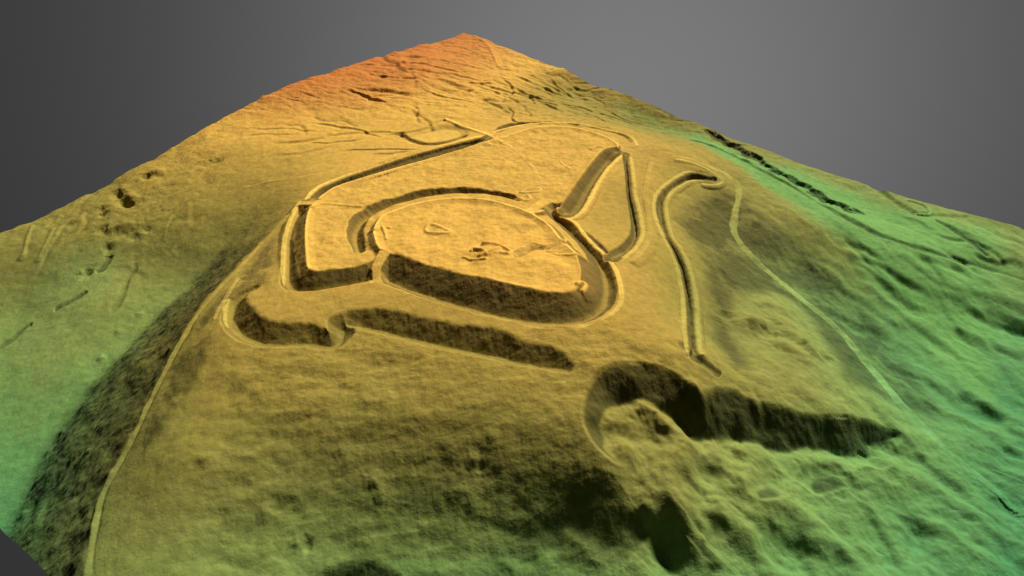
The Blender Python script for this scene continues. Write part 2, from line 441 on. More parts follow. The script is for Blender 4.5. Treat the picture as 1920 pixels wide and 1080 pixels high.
Z += 1.7 * hillm * folds(0.97, -0.24, 16, 3.0, 21.0) + 0.5 * hillm * fbm(X, Y, 8, 3, 0.6, 2.0)
rimm = sst(-200, -250, X) * sst(60, 110, Y)
Z += 1.3 * rimm * folds(0.6, 0.8, 15, 1.6, 29.0)
sL = fbm((X * 0.80 + Y * 0.60) * 0.25, (-X * 0.60 + Y * 0.80), 8.0, 4, 0.6, 51.0)
Z[WL.sl] += face_l * (1.1 * sst(95, 45, WL.y) * sL[WL.sl] + 0.9 * fbm(WL.x, WL.y, 11, 4, 0.55, 52.0))
Z += rightm * (3.2 * folds(0.55, -0.83, 36, 2.6, 77.0, 8.0, 4, 0.42) + 0.25 * fbm(X, Y, 9, 3, 0.6, 64.0))
front = sst(-20, -60, Y) * sst(-170, -120, X)
Z += front * (1.1 * fbm(X, Y * 1.5, 18, 5, 0.5, 90.0) + 1.6 * fbm(X * 0.35, Y, 26, 3, 0.5, 15.0))
apron = sst(30, 80, X) * sst(-70, -100, Y)
Z += apron * 4.2 * folds(0.8, -0.6, 32, 1.7, 93.0, 10.0, 4, 0.45)

# ------------------------------------------------------------------ THE EARTHWORKS
outer_bailey = reg('outer_bailey', 'broad flat orange outer enclosure behind and left of the curved inner ditch', 'platform')
platform(outer_bailey, [(577,392,10.4),(571,425,10.4),(571,465,10.3),(577,519,10),(630,511,10),(682,501,10),(703,492,10.2),(720,480,10.6),
   (760,430,11),(900,420,11),(1000,400,10.8),(1046,392,10),(1056,382,10),(1075,355,10),(1091,330,9.8),(1113,300,9.6),(1133,278,9.3),(1165,276,8.6),
   (1150,262,8.6),(1120,249,9),(1082,239,9.6),(1045,236,10),(1010,237,10.3),(982,243,10.5),(945,256,10.6),(920,262,10.6),(870,277,10.6),(805,298,10.6),(755,311,10.6),(680,333,10.6),(630,348,10.5),(605,363,10.4)], 0.78)
inner_bailey = reg('inner_bailey', 'raised orange inner enclosure platform with steep dark front scarp', 'platform')
platform(inner_bailey, [(698,432,12.6),(712,405,12.6),(740,394,12.6),(780,380,12.7),(817,374,12.8),(860,370,12.9),(915,373,12.9),(962,386,12.8),(996,398,12.6),(1008,407,12.6),(1032,421,12.6),
   (1053,450,12.6),(1077,470,12.6),(1094,490,12.6),(1100,515,12.6),(1102,548,12.6),(1090,553,12.6),(1032,554,12.7),(995,544,12.8),(945,531,13),(895,523,13),(845,515,13),(805,506,13),(767,494,13),(742,487,12.9),(722,478,12.2),(706,462,12.4),(702,448,12.6)], 0.74)

fd = reg('ditch', 'long deep ditch below the big front scarp, curving round its right end', 'ditch')
ditch(fd, [(718,525,3.6),(755,541,3.2),(805,558,3.0),(830,566,3.0),(882,581,3.0),(945,598,3.0),(1007,607,3.0),(1050,609,3.0),(1085,606,3.0),(1115,595,3.0),(1133,578,3.0),(1139,555,3.0),(1137,525,3.1),(1127,494,3.2),(1108,470,3.4),(1084,447,3.6),(1057,422,4),(1034,403,5),(1010,393,8)], 0.7, 0.72, 0.7)
db = reg('bank', 'thin bright counterscarp bank along the outer lip of the front ditch', 'bank')
bank(db, [(717,532,5.40),(755,551,5.20),(802,568,5.10),(812,570,4.10),(825,571,5.10),(882,586,5.10),(970,606,5.10),(1007,614,5.10),(1057,617,5.10),(1095,612,5.30),(1132,597,5.50),(1156,580,5.80),(1165,562,6.10),(1164,542,6.50),(1154,502,6.90),(1133,477,7.30),(1113,459,7.70),(1095,440,8.10),(1080,418,8.50),(1066,410,8.50),(1050,402,9.20),(1047,390,10.10)], 1.0, 1.1, 0.7)

arc = reg('ditch', 'curved ditch arching round the back of the inner platform', 'ditch')
ditch(arc, [(674,478,6.6),(668,458,5.8),(667,436,5.4),(685,412,5.4),(728,392,5.6),(780,377,5.8),(830,368,6),(890,366,6.2),(940,371,6.6),(972,380,7.4)], 0.5, 1.0, 0.95)

ld = reg('ditch', 'ditch with pale floor running down the left side and corner of the outer enclosure', 'ditch')
ditch(ld, [(558,396,5.2),(547,425,4.2),(540,455,3.6),(540,490,3.2),(540,527,3.0),(545,542,3.0),(558,549,3.0),(592,548,3.0),(630,541,3.1),(667,535,3.3),(694,527,3.9)], 0.9, 0.9, 0.9)
lb = reg('bank', 'pale bank bounding the left ditch and turning along its front corner', 'bank')
bank(lb, [(563,378,7.10),(550,394,6.50),(536,432,5.70),(530,465,5.30),(529,515,4.90),(528,543,4.80),(540,554,4.80),(567,557,4.80),(605,552,4.80),(655,542,4.90),(692,532,5.20),(707,525,5.90)], 1.0, 1.1, 0.8)

bd = reg('ditch', 'straight back ditch along the far left edge of the outer enclosure', 'ditch')
bb = reg('bank', 'thin bright outer bank beside the straight back ditch', 'bank')
moat(bd, bb, None, [(572,374,8.0),(592,352,8.0),(630,336,8.0),(692,315,8.1),(755,293,8.3),(805,279.5,8.5),(860,265,8.8),(913,252.5,9.2)], [(596,371,10.0),(610,362,10.2),(632,348,10.3),(682,333,10.4),(757,311,10.4),(807,298,10.4),(865,281,10.4),(920,262,10.2)], 4.5)
b2 = reg('ditch', 'short back ditch to the right of the rear causeway', 'ditch')
ditch(b2, [(932,252,6.0),(950,247,3.4),(970,241,3.2),(1000,236,4.0),(1030,232,5.6),(1060,231.5,6.4)], 0.8, 1.0, 1.0)
b2b = reg('bank', 'low outer bank edging the rear rim of the enclosure', 'bank')
bank(b2b, [(925,247,9.2),(945,241,8.8),(970,235.5,8.6),(1000,231,8.4),(1045,228.5,8),(1085,231,7.4)], 0.8, 0.6, 1.2)
cres = reg('ditch', 'small dark crescent ditch at the far right corner of the outer enclosure', 'ditch')
ditch(cres, [(1095,239,6.8),(1125,245,5.6),(1152,250,4.4),(1172,258,3.8),(1182,267,4.4)], 0.8, 0.8, 0.8, pad=14)
cb = reg('bank', 'narrow curved bank wrapping the small crescent ditch', 'bank')
bank(cb, [(1060,229,7),(1100,234,6.5),(1140,243,6),(1172,250,5.6),(1188,260,5.4),(1194,272,5.4)], 0.7, 0.6, 1.1)

tri = reg('bastion', 'sloping triangular outwork between the broad right ditch and the narrow ditch', 'outwork')
tp = smooth_line(drop([(1083,408),(1098,392),(1116,355),(1133,325),(1168,290),(1175,330),(1176,365),(1184,405),(1188,435),(1165,462),(1140,470),(1105,440)]), 1, True)
Wt = Win(tp, 4); ID[Wt.sl][inside(Wt.x, Wt.y, tp)] = tri
big = reg('ditch', 'broad straight deep ditch on the right of the outer enclosure', 'ditch')
bgb = reg('bank', 'sharp bright crest along the right lip of the broad straight ditch', 'bank')
moat(big, None, bgb, [(1053,388,9.6),(1058,380,9.8),(1075,355,9.8),(1091,330,9.6),(1113,300,9.4),(1130,280,9.2),(1142,277,8.8)], [(1066,409,7.4),(1082,407,7.0),(1098,391,6.7),(1116,355,6.5),(1133,325,6.5),(1152,304,6.6),(1168,289,6.8)], 4.2, flat=0.16, crest=0.6, taper=0.1)
nar = reg('ditch', 'narrow straight ditch right of the triangular outwork, hooking left at its foot', 'ditch')
nb = reg('bank', 'low pale bank right of the narrow ditch', 'bank')
moat(nar, None, nb, [(1168,290),(1171,325),(1173,362),(1181,400),(1185,430),(1176,448),(1160,462),(1140,477)], [(1181,288),(1187,325),(1190,362),(1199,400),(1207,438),(1198,458),(1182,476),(1156,492)], 2.8, taper=0.1)

od = reg('ditch', 'outermost right ditch winding down the right shoulder of the hill', 'ditch')
ob = reg('bank', 'pale outer bank following the right side of the outermost right ditch', 'bank')
ol = reg('bank', 'looped low bank curling round the far end of the outermost right ditch', 'bank')
ib = reg('bank', 'lumpy pale inner bank on the left lip of the outermost right ditch', 'bank')
moat(od, ib, ob, [(1330,327),(1308,318),(1286,321),(1262,336),(1238,352),(1225,372),(1224,395),(1231,419),(1247,455),(1261,482),(1270,506),(1280,563),(1281,619),(1286,652),(1290,664)], [(1340,342),(1322,339),(1305,335),(1282,345),(1257,361),(1248,380),(1248,400),(1257,441),(1280,474),(1294,506),(1305,563),(1308,619),(1312,650),(1316,661)], 4.4, taper=0.12)
TAIL = [(1294,657),(1312,672),(1335,688),(1352,704)]
lp0 = drop([(1268,300),(1292,303),(1322,316),(1350,334),(1356,344),(1340,350),(1318,346)]); lp0[:, 2] += 0.9
bank(ol, None, 0.8, 0.5, 0.5, p3=lp0, k=0.4, rag=0.4, pad=14, lim=2.6, plain=True)

hk = reg('ditch', 'hook-shaped outer ditch curling round the left front of the berm', 'ditch')
ditch(hk, [(476,544,0.2),(455,555,-1.4),(437,577,-4.2),(434,602,-5.2),(446,623,-5.6),(468,640,-5.7),(500,649,-5.7),(542,649,-5.7),(580,647,-5.7),(605,653,-5.9),(626,655,-5.9),(643,640,-5.6),(642,622,-4.2)], 1.0, 0.78, 0.8, ragged=0.9, raw=True, shade_scale=0.62)
hkb = reg('bank', 'rounded pale bank outside the hook-shaped ditch', 'bank')
bank(hkb, [(424,562,-0.70),(416,590,-2.50),(423,625,-3.30),(450,652,-3.60),(485,663,-3.60),(530,669,-3.60),(575,665,-4.70),(605,678,-4.90),(640,679,-4.90),(664,664,-4.70),(670,642,-4.40)], 1.2, 1.0, 0.6, raw=True)
sd = reg('ditch', 'straight outermost front ditch running right towards the quarry', 'ditch')
ditch(sd, [(655,612,-2.8),(690,618,-4.6),(730,627,-5.2),(792,643,-5.5),(855,657,-5.7),(900,666,-5.8),(945,676,-5.9),(995,688,-5.9),(1032,692,-5.6),(1062,698,-4.8)], 0.9, 0.78, 0.8, ragged=0.9, raw=True, shade_scale=0.62)
sdb = reg('bank', 'low bright bank below the straight outermost front ditch', 'bank')
bank(sdb, [(676,633,-2.50),(730,647,-3.10),(792,662,-3.30),(855,676,-3.50),(895,687,-3.60),(945,698,-3.90),(1000,709,-4.30),(1055,716,-4.90)], 1.2, 1.0, 0.6, raw=True)
berm = reg('berm', 'tan terrace between the front ditch and the outermost ditches', 'terrace')
bp = smooth_line(drop([(486,548),(520,556),(545,566),(605,560),(660,550),(700,540),(720,542),(800,577),(880,597),(1000,624),(1060,626),(1110,618),(1160,592),(1178,560),(1170,520),(1205,470),(1225,470),(1262,520),(1268,620),(1262,660),(1180,665),(1080,680),(1030,678),(900,645),(790,622),(690,603),(650,603),(630,625),(600,632),(520,628),(470,612),(455,590),(465,566)]), 1, True)
Wb = Win(bp, 4); mm = inside(Wb.x, Wb.y, bp) & (ID[Wb.sl] == 0); ID[Wb.sl][mm] = berm

# causeways
cw = reg('causeway', 'narrow earth causeway crossing the ditches at the front entrance', 'causeway')
track(cw, None, 2.6, 1.1, 0.35, p3=lines3([(722,470,12.0),(712,486,10.6),(704,505,8.6),(706,522,6.6),(710,534,5.4)]))
cw2 = reg('causeway', 'earth causeway across the straight back ditch', 'causeway')
track(cw2, None, 1.6, 1.0, 0.5, p3=lines3([(905,247,9.2),(920,254,9.6),(932,260,10.2),(945,266,10.6)]))
cw3 = reg('causeway', 'earth causeway at the upper left corner of the outer enclosure', 'causeway')
track(cw3, None, 2.6, 0.9, 0.3, p3=lines3([(553,384,6.4),(568,380,8),(582,381,9.6),(600,378,10.4)]))
cw4 = reg('causeway', 'neck of ground joining the two enclosures at the right end of the curved ditch', 'causeway')
track(cw4, None, 3.4, 0.8, 0.2, p3=lines3([(1022,377,10.0),(1009,385,10.8),(997,392,11.6),(987,397,12.0)]))

# features on the platforms
hollow = reg('hollow_way', 'embanked approach ridge meeting the back ditch from behind', 'ridge')
bank(hollow, [(837,222,11),(862,233,10.6),(895,245,10.2),(920,253,9.6)], 1.2, 0.7, 0.7)
def ring(i, pts, wd, h, closed=True, rag=0.25, slope=0.6, dig=0.0):
    p = drop(pts); p = np.vstack([p, p[:1]]) if closed else p
    p[:, 2] = surf(p[:, 0], p[:, 1]) + h
    if dig:
        q = p.copy(); q[:, 2] -= 2 * h
    bank(i, None, wd, slope, slope, p3=p, rag=rag, k=0.3, worn_lit=0.3, plain=True)
rg = reg('foundation', 'small triangular ring of low banks on the inner platform', 'foundation')
ring(rg, [(803,421),(796,436),(822,438),(848,437),(830,428),(812,420)], 0.5, 0.9)
ru = reg('ruin', 'tumbled ruin mound with broken wall ridges in the middle of the inner platform', 'ruin')
for pts, h in [([(884,474),(896,463),(908,457)], 1.1), ([(890,470),(905,474),(912,482)], 1.2), ([(908,457),(928,461),(948,468),(960,476)], 1.1), ([(900,484),(920,477),(934,470)], 1.1), ([(870,484),(885,490),(910,488)], 0.9), ([(940,480),(960,478),(985,470)], 1.4), ([(968,474),(985,462),(1000,458)], 1.2)]:
    ring(ru, pts, 0.4, h, False, 0.6, 0.8)
spots([(918,474,12,2.0),(905,470,4,0.8,ru),(935,474,4,0.8,ru),(1060,500,6,0.8),(620,440,7,0.6),(610,480,6,-0.5),(1010,500,12,0.9),(760,450,9,0.7),(985,430,8,-0.8),(915,480,2.2,-0.7,ru),(946,476,2.0,-0.6,ru),(895,470,1.8,-0.6,ru),(876,470,4,0.7,ru)])
wr = reg('wall_footing', 'broken line of low wall footings right of the ruin', 'wall footing')
for pts, h in [([(1000,456),(1020,462),(1042,458),(1058,452)], 1.0), ([(1028,470),(1038,460),(1048,455)], 1.2), ([(1040,476),(1060,478),(1080,476)], 0.6)]:
    ring(wr, pts, 0.5, h, False, 0.5, 0.7)
hk2 = reg('earth_mound', 'small hooked mound at the front right tip of the inner platform', 'mound')
ring(hk2, [(1082,532),(1092,528),(1098,537),(1092,546)], 0.5, 1.2, False, 0.4, 0.8)
lm = reg('wall_footing', 'low ragged footings at the left tip of the inner platform', 'wall footing')
ring(lm, [(703,430),(716,424),(730,428)], 0.5, 1.0, False, 0.4, 0.8)
ring(lm, [(716,424),(722,436),(724,448)], 0.4, 0.7, False, 0.4, 0.8)
sm = reg('earth_mound', 'low oval mound beyond the right end of the curved ditch', 'mound')
ring(sm, [(977,362),(985,355),(1005,352),(1016,357),(1008,361),(992,362)], 0.5, 0.9)
em = reg('earth_mound', 'little curled bank at the right end of the curved ditch', 'mound')
ring(em, [(975,372),(985,378),(995,374),(990,367)], 0.5, 1.0, False)
hb = reg('boundary_bank', 'straight low bank crossing the left part of the outer enclosure', 'bank')
ring(hb, [(585,388),(605,382),(635,384),(660,386),(677,387)], 0.5, 0.8, False, 0.3, 0.6)
lbk = reg('boundary_bank', 'faint angular bank near the upper end of the broad right ditch', 'bank')
ring(lbk, [(1108,280),(1118,274),(1132,276)], 0.5, 0.8, False)
ring(lbk, [(1050,303),(1056,310),(1068,316)], 0.5, 0.5, False)
fb = reg('boundary_bank', 'faint line of a low bank crossing the outer enclosure from the rear causeway', 'bank')
ring(fb, [(935,262),(955,275),(975,288),(992,306),(1004,322),(1012,335)], 0.6, 0.25, False, 0.6, 0.3)
sr = reg('boundary_bank', 'pale low ridge between the narrow ditch and the outermost right ditch', 'bank')
ring(sr, [(1222,300),(1214,330),(1209,365),(1214,400),(1219,440),(1208,468),(1185,490)], 1.2, 0.9, False, 0.8, 0.35)
spots([(1005,246,3,0.8),(1020,246,2,-0.8),(918,272,2.5,1.0),(925,268,2,-0.6),(1050,325,4,-0.8),(1045,312,3,0.6),(860,500,3,0.7),(850,492,2,-0.6),(905,512,4,0.5),(1055,492,3.5,-0.6),(775,470,5,0.4),(995,430,6,-0.6),(620,470,5,0.35),(600,440,4,-0.3)])

# pond-like flat basin outside the back ditch
pond = reg('basin', 'smooth flat oval basin just outside the back ditch', 'basin')
pp = smooth_line(lines3([(764,259,7.3),(782,269,7.3),(803,273,7.3),(838,268,7.3),(866,256,7.3),(860,245,7.3),(830,243,7.3),(795,250,7.3)]), 2, True)
Wp = Win(pp, 12); dp, _, _, _ = line_dist(Wp.x, Wp.y, pp, True); ip = inside(Wp.x, Wp.y, pp)
sdp = np.where(ip, -dp, dp)
Z[Wp.sl] = np.where(sdp < 0, 7.3 + 0 * dp, np.where(sdp < 9, 7.3 + (Z[Wp.sl] - 7.3) * sst(0, 9, sdp), Z[Wp.sl])); ID[Wp.sl][ip] = pond; WORN_LIT[Wp.sl][ip] = 0.4
bch = reg('drain', 'dark curved drain along the near side of the flat basin', 'drain')
ditch(bch, [(752,256,6.4),(765,264,5.6),(785,272.5,5.3),(803,276,5.3),(838,270.5,5.6),(868,259,6.2)], 0.6, 0.7, 0.7, pad=10)

# ------------------------------------------------------------------ QUARRY and steep breaks at the foot of the spur
qu = reg('quarry', 'large quarry scoop with dark curved headwall cut into the front of the spur', 'quarry')
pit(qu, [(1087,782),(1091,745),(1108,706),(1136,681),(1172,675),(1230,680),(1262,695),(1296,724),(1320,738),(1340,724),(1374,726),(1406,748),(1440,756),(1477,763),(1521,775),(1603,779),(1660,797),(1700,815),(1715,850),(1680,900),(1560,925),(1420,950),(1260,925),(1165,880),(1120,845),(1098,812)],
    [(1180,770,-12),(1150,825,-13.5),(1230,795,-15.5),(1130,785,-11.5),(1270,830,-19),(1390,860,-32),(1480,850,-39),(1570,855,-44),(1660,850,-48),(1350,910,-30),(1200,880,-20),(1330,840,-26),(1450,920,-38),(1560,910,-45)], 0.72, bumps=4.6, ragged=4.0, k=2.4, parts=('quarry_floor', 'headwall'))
q2 = reg('hollow', 'dark hollow below the quarry at the bottom of the picture', 'hollow')
pit(q2, [(962,1000),(1006,968),(1058,930),(1066,896),(1110,880),(1150,888),(1178,935),(1196,965),(1228,994),(1240,1040),(1250,1090),(1100,1110),(930,1110),(930,1030)],
    [(1080,1000,-33.5),(1120,960,-28.5),(1020,1040,-38.5),(1150,1050,-38),(1200,1040,-35.5),(1000,1080,-42),(1130,930,-24)], 0.20, bumps=2.2, ragged=3.0, k=5.0, shade_scale=0.35, parts=('hollow_floor', 'hollow_side'))  # sides darkened with painted shade
q3 = reg('hollow', 'small dark hollow at the bottom edge left of centre', 'hollow')
pit(q3, [(560,1092),(610,1068),(645,1052),(690,1046),(725,1058),(760,1082),(740,1110),(600,1115)], [(680,1088,-46),(640,1095,-46)], 0.5, k=2.0, ragged=3.0)
km = reg('spoil_mound', 'squared spoil mound with a raised knob below the quarry wall', 'mound')
spots([(1388,864,8,1.8,km,1.4),(1388,848,4.0,2.2,km,1.2)])
spots([(1210,772,5,3.5,None,1,1.6,0.3),(1240,790,4,2.7,None,1,1.8,-0.6),(1175,800,5,2.2),(1130,790,6,2.4),(1190,785,3,-1.0),(1300,735,5,3.0),(1318,765,4,2.7),(1285,800,5,-1.6),(1295,790,4,2.0),(1330,775,5,-1.2),
       (1270,880,8,3.2,None,1,1.8,1.0),(1310,870,5,-1.7,None,1,2.2,1.2),(1265,950,7,4.1,None,1,1.6,-0.8),(1320,940,5,-2.0),(1340,960,6,3.2),(1390,905,4,2.2),(1430,920,9,1.9,None,1,2,-0.5),(1500,880,9,2.7,None,1,2.2,0.1),(1560,865,5,1.9,None,1,2.4,0.2),(1620,900,8,1.9),(1220,960,6,3.0),(1240,1010,7,-2.0),(1300,1030,9,-1.7,None,1,1.6,0.6),(1190,900,6,-1.6),(1180,850,5,2.7),(1490,898,4,-1.0,None,1,2.6,-0.5)])

# rock bluffs on the right flank
bl = reg('rock_bluff', 'pale humped rock bluffs left of the right-hand track', 'rocks')
spots([(1395,605,7,3.0,bl,1,1.5,0.4),(1420,605,5,3.0,bl,1,1.6,0.6),(1460,580,7,3.2,bl,1,1.6,-0.9),(1475,610,6,2.7,bl,1,1.8,-0.8),(1480,655,6,3.5,bl,1,2.2,-0.8),(1500,640,7,3.8,bl,1,2.0,-0.8),(1445,625,5,-2.4,bl),(1525,660,5,2.7,bl,1,1.6,-0.8),(1550,668,5,-3.5,bl),(1360,590,5,-3.0,bl),(1430,570,6,1.6,bl)])

# ------------------------------------------------------------------ TRACKS
tl = reg('path', 'pale footpath climbing the left edge of the spur to the fort', kind='structure')
track(tl, [(546,398),(505,440),(472,478),(426,525),(376,580),(338,642),(312,692),(283,748),(252,815),(220,875),(190,929),(177,990),(168,1050),(164,1095)], 1.4, 1.1, 0.3)
t2 = reg('path', 'short parallel path on the slope beside the hook-shaped ditch', kind='structure')
track(t2, [(447,520),(432,545),(415,572),(402,600)], 1.2, 1.1, 0.6)
tr = reg('path', 'long pale track descending the right flank of the hill', kind='structure')
track(tr, [(1262,292),(1296,296),(1326,310),(1360,325),(1384,345),(1386,370),(1377,400),(1374,435),(1394,465),(1425,497),(1465,530),(1502,560),(1540,590),(1577,622),(1602,652),(1625,680),(1652,712),(1678,745),(1705,772),(1730,800),(1762,831),(1793,860),(1840,898),(1888,941),(1935,985)], 2.1, 1.1, 0.85)
t4 = reg('path', 'faint track passing behind the rear rim of the fort towards the valley', kind='structure')
track(t4, [(985,222),(1040,217),(1100,220),(1150,226),(1200,236),(1250,250),(1290,262)], 1.4, 0.7, 0.2)
t5 = reg('path', 'faint track along the left slope behind the back ditch', kind='structure')
track(t5, [(455,352),(500,340),(560,332),(610,323),(680,308),(730,295),(755,280)], 1.0, 0.8, 0.2)

# stream in the right valley and the ragged dark bluff behind it
st = reg('stream', 'dark narrow stream channel running along the right valley', kind='structure')
def channel(i, pts, depth, wd, s, shade_scale=0.5, ragged=1.0):

    p = drop(pts); q = [(a[0], a[1], z[2] - depth) for a, z in zip(pts, p)]
    p[:, 2] -= depth
    p = smooth_line(p, 2); W = Win(p, 14)
    d, zf, side, par = line_dist(W.x, W.y, p)
    d = np.maximum(d + ragged * fbm(W.x, W.y, 12, 3, 0.55, 6.1), 0)
    cand = zf + s * np.maximum(0, d - wd) + (1 - sst(0, 0.16, par) * sst(1, 0.84, par)) * depth * 0.9; old = Z[W.sl].copy(); new = smin(old, cand, 0.4); new = old + (new - old) * sst(12, 6, d)
    Z[W.sl] = new; m = (cand < old - 0.1) & (d < 8)
    ID[W.sl][m] = i
    r = SLOPE_SHADE[W.sl]; r[:] = np.maximum(r, shade_scale * sst(0.2, 1.2, old - new))  # rough scales the shade painted into the channel
od2 = reg('ditch', 'shallow last stretch of ditch bending towards the quarry rim', 'ditch')
channel(od2, TAIL, 2.2, 0.9, 0.6, 0.7, 0.6)
channel(st, [(1255,252),(1300,262),(1340,274),(1390,296),(1440,326),(1500,356),(1552,388),(1602,418),(1640,438),(1690,454),(1740,470),(1815,492),(1866,508),(1930,530)], 1.6, 1.2, 0.6)
rb = reg('bluff', 'ragged black broken bluff above the stream in the right valley', 'bluff')
channel(rb, [(1318,243),(1340,252),(1365,268),(1395,283),(1425,299),(1455,318),(1490,338),(1520,354),(1555,376),(1590,390),(1625,402)], 4.0, 1.8, 0.6, 0.9, 7.0)
ra = reg('stream', 'dark side channel looping across the far right fields', kind='structure')
channel(ra, [(1615,336),(1640,350),(1670,372),(1700,392),(1720,402)], 1.6, 1.0, 0.5, 0.4)
rc = reg('field_bank', 'small looped field bank near the far right rim', 'bank')
ring(rc, [(1705,376),(1735,384),(1745,398),(1742,405),(1722,402)], 0.6, 1.1, False, 0.5, 0.6)
rd = reg('stream', 'dark winding ditch below the far right rim', kind='structure')
channel(rd, [(1752,410),(1780,425),(1800,440),(1825,455),(1842,470),(1855,482)], 1.6, 0.8, 0.6, 0.6)
re_ = reg('scarp', 'curved dark field scarp on the lower right flat', 'scarp')
channel(re_, [(1780,625),(1810,640),(1840,655),(1865,675),(1885,705),(1895,735)], 1.0, 1.2, 0.3, 0.1)

ws = reg('eroded_scarp', 'broken eroded scarp running from the ruin to the right edge of the inner platform', 'scarp')
channel(ws, [(962,482),(985,470),(1003,463),(1030,464),(1045,456),(1058,452)], 1.9, 0.3, 0.45, 0.55, 1.6)
# left valley
lf = reg('field_ditch', 'dark stretch of field ditch at the left edge of the picture', 'ditch')
channel(lf, [(-5,656),(15,640),(40,618),(62,606)], 1.6, 0.2, 0.5, 0.7, 1.6)
lf2 = reg('field_ditch', 'middle dark stretch of ditch on the left valley floor', 'ditch')
channel(lf2, [(100,583),(120,572),(140,560),(165,545)], 1.6, 0.2, 0.5, 0.7, 1.6)
lf3 = reg('field_ditch', 'short upper stretch of ditch beside the round pit', 'ditch')
channel(lf3, [(180,512),(195,500),(203,488),(205,478)], 1.6, 0.2, 0.5, 0.7, 1.6)
lp = reg('pit', 'small round pit beside the left field ditch', 'pit')
spots([(160,512,3.5,-2.6,lp),(155,514,2.5,1.4,lp)])
lg = reg('field_ditch', 'dark ditch along the foot of the left flank', 'ditch')
channel(lg, [(252,492),(255,505),(240,520),(234,540),(229,560),(210,590)], 1.0, 0.6, 0.5, 0.5, 0.6)
lh = reg('rock_bluff', 'black notch of broken rock near the far left rim', 'rocks')
spots([(221,366,3.6,-3.4,lh,1,1.5,-1.0),(230,377,3.6,-3.4,lh,1,1.5,-0.7),(241,384,3.2,-2.8,lh,1,1.6,-0.2)])
spots([(230,357,4,1.6,lh,1,1.6,-0.8),(245,368,4,1.6,lh,1,1.6,-0.8)])
li = reg('rock_bluff', 'knot of lumpy rocks on the far left slope', 'rocks')
spots([(275,332,3.5,-2.8,li),(285,326,5,2.0,li,1,1.6,0.6),(298,328,4,-1.6,li),(300,322,4,1.4,li)])
lj = reg('rock_bluff', 'row of small uneven knolls across the left fields', 'rocks')
spots([(190,392,3,-2.0,lj),(191,402,2.5,-1.8,lj),(195,432,3.5,-1.8,lj),(205,433,3,1.2,lj),(225,435,5,-1.5,lj,1,2,0.2),(230,425,4,1.4,lj,1,2,0.2),(250,445,3,-1.6,lj),(270,440,3,1.3,lj),(201,465,3,-1.8,lj),(275,432,2.5,-1.4,lj),(405,302,4,-2.2,lj,1,2,0.3),(385,310,3,-1.6,lj),(30,560,0.1,0)])
ll = reg('field_bank', 'low double field bank near the left rim', 'bank')
ring(ll, [(60,425),(52,450),(44,478)], 0.6, 0.9, False, 0.4, 0.5)
ring(ll, [(100,430),(88,455),(75,480)], 0.6, 0.8, False, 0.4, 0.5)
# dark clefts high on the left flank
# field edges and old banks on the back hill
fe = reg('field_bank', 'curving bank and track at the right of the back summit', 'bank')
ring(fe, [(888,68),(905,75),(918,88),(926,105),(934,124)], 0.9, 1.0, False, 0.5, 0.4)
ff = reg('field_bank', 'short dark bank with a ringlet near the far right rim of the back hill', 'bank')
ring(ff, [(1030,136),(1050,131),(1066,128)], 0.8, 1.5, False, 0.5, 0.5)
ring(ff, [(1035,148),(1040,145),(1047,147),(1042,151)], 0.5, 0.8, True, 0.3, 0.5)
fg = reg('gully', 'sinuous dark gully near the top of the orange back hill', 'gully')
channel(fg, [(745,95),(722,98),(716,107),(726,115),(745,118),(742,126),(757,132),(768,136)], 1.8, 0.7, 0.5, 0.4, 1.5)
fg2 = reg('gully', 'short dark gully on the orange face of the back hill', 'gully')
channel(fg2, [(700,132),(712,140),(722,146)], 1.6, 0.7, 0.5, 0.4, 1.5)
fg3 = reg('gully', 'wavy thin gully at the left foot of the back hill', 'gully')
channel(fg3, [(585,220),(610,228),(640,224),(655,232),(670,238)], 0.9, 0.2, 0.35, 0.15, 1.5)
fg4 = reg('gully', 'dark gully at the right foot of the back hill above the basin', 'gully')
channel(fg4, [(905,185),(925,195),(940,200),(955,212)], 1.6, 0.7, 0.5, 0.5, 1.5)

# outcrops and tussocks on the slopes
random.seed(5)
spots([(560,1018,2.6,1.2),(575,1022,2.6,-1.6),(495,958,3,1.0),(700,905,2.5,1.0),(715,925,3,0.9),(890,868,3,1.2),(900,875,2.5,-1.2),(640,845,3,0.9),(790,870,3,-0.8),(560,962,3,-0.7),(920,815,3,0.9),(800,890,3,0.7),(450,755,3,0.9),(380,860,3,0.9),(880,940,4,0.9,None,1,2,-0.6),(1062,1000,2,0.4)])

# old terraces, sheep tracks and runnels creasing the open ground
rc = np.random.RandomState(4)
def crease(px, py, ln_, head, h, wd):
    q = drop([(px, py)])[0]; n = 14; p = [q[:2]]; a = head
    for k in range(n):
        a += rc.normal(0, 0.17); p.append(p[-1] + ln_ / n * np.array([math.cos(a), math.sin(a)]))
    p = np.array(p); p = smooth_line(np.c_[p, np.zeros(len(p))], 2); W = Win(p, 9)
    d, _, side, par = line_dist(W.x, W.y, p)
    f = sst(0, 0.2, par) * sst(1, 0.8, par)
    keep = (WORN_LIT[W.sl] < 0.2) & (SLOPE_SHADE[W.sl] < 0.5)
    Z[W.sl] += keep * f * (h * np.exp(-(d / wd) ** 2) + 0.6 * abs(h) * side * (d / wd) * np.exp(-(d / (1.8 * wd)) ** 2))
def creases(n, box, head, spread, ln_, h, wd):
    for _ in range(n):
        px = rc.uniform(box[0], box[2]); py = rc.uniform(box[1], box[3])
        crease(px, py, rc.uniform(0.5, 1.3) * ln_, head + rc.normal(0, spread), -rc.uniform(0.5, 1.2) * h, wd * rc.uniform(0.7, 1.4))
creases(26, (640, 110, 1000, 210), -0.35, 0.5, 55, 1.1, 1.6)
creases(16, (1000, 150, 1180, 215), -0.5, 0.4, 45, 1.1, 1.5)
creases(12, (430, 230, 740, 300), 0.1, 0.3, 60, 0.7, 1.3)
